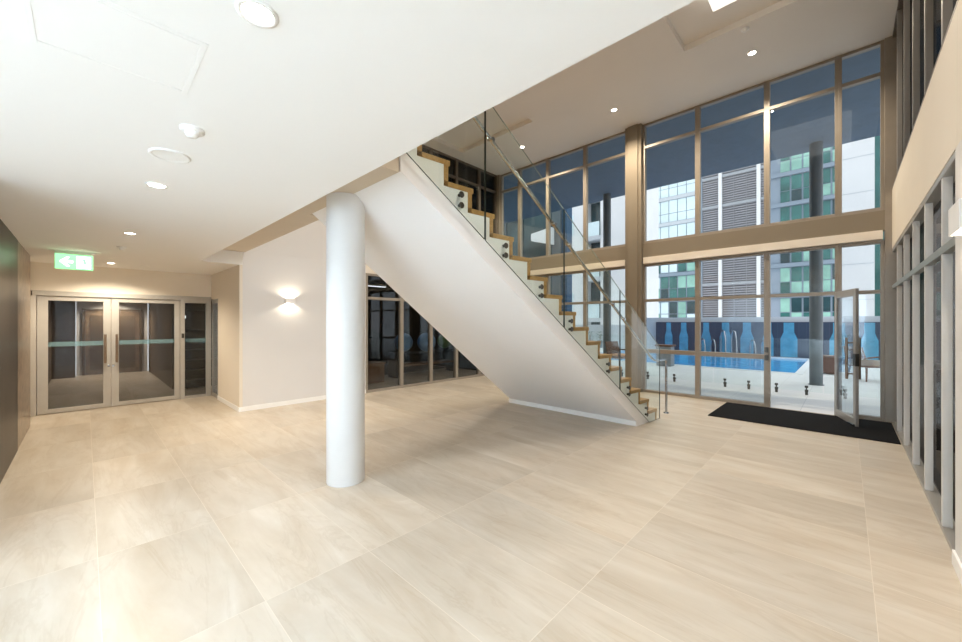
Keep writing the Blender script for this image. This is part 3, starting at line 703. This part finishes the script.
# glass pool fence
YF = 11.08
fx_ = [-8.0, -6.6, -5.2, -3.97 + .3, -2.43, -1.43, -.35, 1.0]
for i in range(len(fx_) - 1):
    a, b = fx_[i] + .01, fx_[i + 1] - .01
    p = empty('fence_panel', ((a + b) / 2, YF, 0), ['clear pool fence panel far left behind the stair', 'clear pool fence panel second from the left behind the stair', 'clear pool fence panel just left of the pier',
        'clear pool fence panel behind the handrail post', 'clear pool fence panel outside the bay before the doorway', 'clear pool fence panel seen through the open doorway', 'clear pool fence panel behind the open glass door'][i], 'fence', 'clear pool fence panels on the terrace')
    part(MB().loft([(a, YF - .006, .06), (b, YF - .006, .06), (b, YF - .006, 1.22), (a, YF - .006, 1.22)], [(a, YF + .006, .06), (b, YF + .006, .06), (b, YF + .006, 1.22), (a, YF + .006, 1.22)]), 'pane', M['glass_fence'], p)
    for t in (.25, .75):
        x = a + (b - a) * t
        sp_ = box((x - .025, YF - .02, -.02), (x + .025, YF + .02, .05)); sp_.box((x - .03, YF - .03, .05), (x + .03, YF - .008, .10)); sp_.box((x - .03, YF + .008, .05), (x + .03, YF + .03, .10))
        sp_.box((x - .012, YF - .028, .099), (x + .012, YF - .010, .141)); sp_.box((x - .03, YF - .03, .14), (x + .03, YF - .008, .19))
        part(sp_, 'spigot', M['bolt'], p, .003)

# outdoor columns and overhang
for x, lb in ((-.55, 'round grey steel column on the terrace outside the doorway'), (-6.22, 'round grey steel column on the terrace behind the stair')):
    e_ = empty('outdoor_column', (x, 13.06, 0), lb, 'column', 'terrace columns')
    part(MB().cyl((x, 13.06, -.02), (x, 13.06, 6.2), .135, 32), 'shaft', M['ext_col'], e_)
    part(MB().lathe((x, 13.06, -.02), [(.16, 0), (.16, .015), (.136, .02)], 32), 'foot_plate', M['ext_col'], e_)
struct(box((-16, YW + .16, 6.21), (4, 13.6, 6.5)).build('ceiling_overhang', M['overhang']), 'dark blue-grey underside of the terrace roof overhang', 'ceiling')
# wing of the building on the left of the terrace
wg = empty('building_wing', (-14, 17, 0), 'dark glazed building wing left of the terrace', 'building')
def ray(px, py, y):
    v = FW * F + RI * (px - CX); return (v.x * y / v.y, y, CH + (HY - py) * y / v.y)
YV = 17.0
x1, x2, x3 = ray(553, 0, YV)[0], ray(561.5, 0, YV)[0], ray(567, 0, YV)[0]
part(box((x1 - 7, YV, -.3), (x1, YV + .7, 8.5)), 'wall', M['navy'], wg)
part(box((x1 + .001, YV - .1, -.3), (x2, YV + .7, 8.5)), 'corner_post', M['ext_col'], wg)
q = [ray(531, 241, YV - .4), ray(551, 244, YV - .4), ray(551, 227, YV - .4), ray(531, 234, YV - .4)]
part(MB().loft(q, [(a, YV - .01, c) for a, b, c in q]), 'bright_patch', M['ext_white'], wg)  # added white panel imitating a bright patch on the glazing
for k_ in (2.0, 3.2, 4.4): part(box((x1 - k_ - .04, YV - .06, -.3), (x1 - k_ + .04, YV, 8.5)), 'mullion', M['ext_col'], wg)
tw = tile_mat('blue_mosaic_strip', (.02, .075, .15), .12, .3, (.07, .15, .24))
part(box((x2 + .001, YV, -.3), (x3, YV + .5, 8.5)), 'mosaic_strip', tw, wg)

# buildings
def facade(root, x0, x1, z0, z1, y, fh, cols, pal, slab='slab', wall='slab', split=.45, balc=False):
    part(box((x0, y, z0), (x1, y + 6, z1)), 'wall', M[wall], root)
    nz = int((z1 - z0) / fh)
    for f in range(nz):
        zb = z0 + f * fh
        part(box((x0 - .05, y - .25, zb), (x1 + .05, y, zb + .38)), 'slab_band', M[slab], root)
        for c_ in range(len(cols) - 1):
            a, b = cols[c_] + .07, cols[c_ + 1] - .07
            rr = random.Random(f * 31 + c_ * 7 + int(x0 * 10))
            mh = zb + .38 + (fh - .38) * split
            lo, hi = pal[rr.randrange(len(pal))], pal[rr.randrange(len(pal))]
            if f * len(cols) + c_ > 46: continue
            part(box((a, y - .06, zb + .46), (b, y, mh - .05)), 'window', M[lo], root)
            part(box((a, y - .06, mh + .03), (b, y, zb + fh - .06)), 'window', M[hi], root)
Yb = 48
b1 = empty('apartment_building', (-14.5, Yb, 0), 'apartment block with pale upper and green lower windows beside the square pier', 'building', 'buildings beyond the pool')
part(box((-18.2, Yb - .3, -.3), (-17.08, Yb + 6, 22)), 'white_pier', M['ext_white'], b1)
cl = [-17.03 + .95 * i for i in range(6)]
facade(b1, -17.07, -12.3, 1.0, 10.0, Yb, 3.0, cl, ['mint', 'teal', 'mint', 'navy', 'sky_win'])
part(box((-17.07, Yb, 10.0), (-12.3, Yb + 6, 22)), 'upper_wall', M['slab'], b1)
for f in range(4):
    zb = 10.0 + 3 * f
    part(box((-17.06, Yb - .25, zb), (-12.25, Yb, zb + .38)), 'slab_band', M['ext_pale'], b1)
    for c_ in range(5):
        part(box((cl[c_] + .04, Yb - .06, zb + .46), (cl[c_ + 1] - .04, Yb, zb + 1.4)), 'window', M['sky_win'], b1)
        part(box((cl[c_] + .04, Yb - .06, zb + 1.47), (cl[c_ + 1] - .04, Yb, zb + 2.95)), 'window', M['sky_win'], b1)
b2 = empty('louvred_building', (-9, Yb, 0), 'grey louvred car park building with white uprights', 'building', 'buildings beyond the pool')
part(box((-12.2, Yb + .2, -.3), (-5.6, Yb + 6, 22)), 'wall', M['louvre_back'], b2)
lv = MB(); z = 1.0
while z < 22: lv.box((-11.6, Yb - .02, z), (-5.7, Yb + .12, z + .15)); z += .25
part(lv, 'louvre_screen', M['louvre'], b2)
for x in (-9.85, -6.45): part(box((x - .16, Yb - .25, -.3), (x + .16, Yb + .2, 22)), 'upright', M['ext_white'], b2)
part(box((-12.2, Yb - .1, -.3), (-11.6, Yb + .2, 22)), 'edge_wall', M['slab'], b2)
for x in (-8.6, -7.5): part(box((x - .025, Yb - .1, -.3), (x + .025, Yb, 22)), 'thin_upright', M['louvre'], b2)
for zb in (5.6, 10.9, 14.1, 17.3): part(box((-11.6, Yb - .15, zb), (-5.7, Yb - .02, zb + .3)), 'floor_band', M['slab_lt'], b2)
b3 = empty('apartment_building', (-3, Yb, 0), 'blue-grey apartment block with teal windows behind the outdoor column', 'building', 'buildings beyond the pool')
cols3 = [-4.75, -3.9, -3.0, -2.15, -.95, -.1]
facade(b3, -5.55, 3.0, 1.0, 22.0, Yb, 3.0, cols3, ['teal', 'mint', 'navy', 'teal', 'mint'])
part(box((-2.1, Yb - .4, -.3), (-1.85, Yb + .1, 22)), 'white_upright', M['ext_white'], b3)
b4 = empty('white_tower', (.3, 24.5, 0), 'plain white rendered tower at the right of the terrace', 'building', 'buildings beyond the pool')
part(box((-.13, 24.0, -.3), (.92, 26, 12)), 'wall', M['ext_white'], b4)
part(box((.921, 24.2, -.3), (2.4, 26, 12)), 'glazed_side', M['teal'], b4)
for zb in (2.6, 4.2, 5.8, 7.4, 9.0): part(box((-.14, 23.985, zb), (.93, 24.0, zb + .02)), 'joint', M['ext_pale'], b4)
b5 = empty('balcony_building', (-13, 26, 0), 'white building with dark balconies seen past the stair handrail', 'building', 'buildings beyond the pool')
Y5 = 26
xa, xb, xc, xd, xe, xf = [xat(p, Y5) for p in (560, 586, 601, 604.6, 611, 629)]
part(box((xa, Y5, -.3), (xb, Y5 + 4, 14)), 'white_wall', M['ext_white'], b5)
part(box((xb, Y5 + .8, -.3), (xc, Y5 + 4, 14)), 'recess_wall', M['navy'], b5)
for zb in (1.6, 4.6, 7.6, 10.6):
    part(box((xb, Y5 - .3, zb), (xc, Y5 + .8, zb + .3)), 'balcony_slab', M['ext_pale'], b5)
    part(box((xb, Y5 - .3, zb + .3), (xc, Y5 - .26, zb + 1.3)), 'balcony_glass', M['sky_win'], b5)
    part(box((xa + .2, Y5 - .05, zb + .6), (xa + 1.2, Y5, zb + 2.2)), 'window', M['sky_win'], b5)
part(box((xc, Y5 - .1, -.3), (xd, Y5 + 4, 14)), 'white_upright', M['ext_white'], b5)
part(box((xd, Y5 + .2, -.3), (xe, Y5 + 4, 14)), 'shadow_gap', M['slab'], b5)
part(box((xe, Y5, -.3), (xf + .6, Y5 + 4, 14)), 'end_wall', M['ext_white'], b5)

# terrace furniture
def wicker_chair(x, y, rot, label, cush=False):
    c_ = empty('wicker_chair', (0, 0, 0), label, 'chair', 'wicker chairs on the terrace')
    part(box((-.28, -.27, .36), (.28, .27, .43)), 'seat', M['wicker'], c_, .015)
    part(MB().loft([(-.28, .22, .43), (.28, .22, .43), (.28, .36, .92), (-.28, .36, .92)], [(-.28, .28, .43), (.28, .28, .43), (.28, .41, .92), (-.28, .41, .92)]), 'backrest', M['wicker'], c_, .01)
    for sx in (-1, 1):
        part(MB().tube([(sx * .27, -.24, .4), (sx * .29, -.22, .63), (sx * .29, 0, .65), (sx * .28, .27, .62)], .022, 8), 'armrest', M['wicker'], c_)
        for sy in (-1, 1): part(MB().cyl((sx * .24, sy * .23, .37), (sx * .28, sy * .27, -.02), .024, 10, .016), 'leg', M['wicker'], c_)
    if cush: part(box((-.25, -.24, .43), (.25, .2, .51)), 'cushion', M['cushion'], c_, .03)
    c_.location = (x, y, 0); c_.rotation_euler = (0, 0, rot)
wicker_chair(.42, 15.0, 2.3, 'brown wicker chair seen through the sidelight beside the open door')
wicker_chair(-5.6, 12.7, 1.2, 'brown wicker chair with orange cushion seen through the stair glass', True)
ot = empty('wicker_stool', (-.35, 16.2, 0), 'brown wicker cube stool right of the outdoor column', 'stool')
part(box((-.62, 15.9, 0), (-.10, 16.4, .5)), 'body', M['wicker'], ot, .02); part(box((-.63, 15.89, .5), (-.09, 16.41, .55)), 'top', M['wicker'], ot, .015)
for i in (0, 1):
    for j in (0, 1): part(box((-.6 + i * .42, 15.92 + j * .4, -.02), (-.54 + i * .42, 15.98 + j * .4, 0)), 'foot', M['rubber'], ot)
pd = empty('pedestal', (-4.85, 14.9, 0), 'grey box pedestal with brown top near the pool edge', 'pedestal')
part(box((-5.08, 14.7, -.02), (-4.57, 15.1, .70)), 'body', M['planter'], pd, .01); part(box((-5.12, 14.66, .70), (-4.53, 15.14, .76)), 'top', M['wicker'], pd, .008)
# planting along the courtyard wall
def plant(x, y, seed, label):
    r = random.Random(seed); p = empty('potted_shrub', (x, y, 0), label, 'plant', 'shrubs along the courtyard wall')
    part(MB().lathe((x, y, -.02), [(.16, 0), (.2, .4), (.21, .42), (.18, .42), (.17, .38)], 20), 'pot', M['planter'], p)
    lf = MB()
    for i in range(140):
        a = r.uniform(0, 2 * PI); h_ = r.uniform(.38, 1.0); rd = r.uniform(.02, .32)
        c0 = Vector((x + rd * math.cos(a), y + rd * math.sin(a), h_)); t = Vector((math.cos(a), math.sin(a), r.uniform(-.2, .8))).normalized() * r.uniform(.07, .13)
        n = t.cross(Vector((0, 0, 1))).normalized() * .03
        lf.add([c0, c0 + t * .5 + n, c0 + t, c0 + t * .5 - n], [(0, 1, 2, 3)])
    part(lf, 'foliage', M['plant'], p)
    part(MB().cyl((x, y, .36), (x, y, .8), .02, 8), 'stem', M['wicker'], p)
for i, (px_, lb) in enumerate(((590, 'first from the left'), (600, 'second from the left'), (629, 'third from the left, beside the pier'))):
    plant(xat(px_, 22.7), 22.7, i, 'green potted shrub along the pale courtyard wall, ' + lb)

# ------------------------------------------------------------------ light
W = bpy.data.worlds.new('sky'); S.world = W; W.use_nodes = True
bg = W.node_tree.nodes['Background']; bg.inputs[0].default_value = (.92, .955, 1.0, 1); bg.inputs[1].default_value = .88
def area(name, loc, target, size, power, col=(1, 1, 1), size_y=None):
    l = bpy.data.lights.new(name, 'AREA'); l.energy = power; l.color = col; l.size = size
    if size_y: l.shape = 'RECTANGLE'; l.size_y = size_y
    o = bpy.data.objects.new(name, l); COL.objects.link(o); o.location = loc
    o.rotation_euler = (Vector(target) - Vector(loc)).to_track_quat('-Z', 'Y').to_euler(); return o
# added unseen fill spot in place of a photographer's flash, turned back at the white rear wall, which lights the lobby softly from behind the viewer
fl = spot('bounced_fill', (-.6, -1.5, 1.45), 700, 165, .5, (.57, .78, 1), r=.1)
fl.rotation_euler = Vector((-.12, -1, .22)).to_track_quat('-Z', 'Y').to_euler()
# unseen fill spots without fixtures, added over the upper landing and the lobby behind the viewer
for x in (-6.0, -3.6, -1.1): spot('landing_fill', (x, 3.0, ZU - .03), 260, col=(1, .93, .84), r=.5)
for x in (-7.5, -4.8, -2.2): spot('rear_fill', (x, -2.0, ZL - .03), 40, col=NEUTRAL)
spot('corridor_beam', (-12.5, .4, 2.45), 40, col=(1, .85, .68)); spot('corridor_beam', (-15.9, .6, 2.45), 130, col=(1, .85, .68))  # unseen spots added to brighten the corridor and its end wall
spot('gym_beam', (-10.2, 6.5, 2.6), 11, col=(.9, .95, 1))
for y in (5, 7.5): spot('side_room_beam', (1.5, y, 3.4), 14, col=WARM)

S.view_settings.view_transform = 'Standard'; S.view_settings.look = 'None'; S.view_settings.gamma = 1.0; S.view_settings.exposure = 0.86
S.view_settings.use_curve_mapping = False
S.cycles.use_denoising = True
S.cycles.max_bounces = 12; S.cycles.transparent_max_bounces = 32; S.cycles.glossy_bounces = 6; S.cycles.diffuse_bounces = 6
S.cycles.caustics_reflective = False; S.cycles.caustics_refractive = False
S.cycles.sample_clamp_indirect = 6
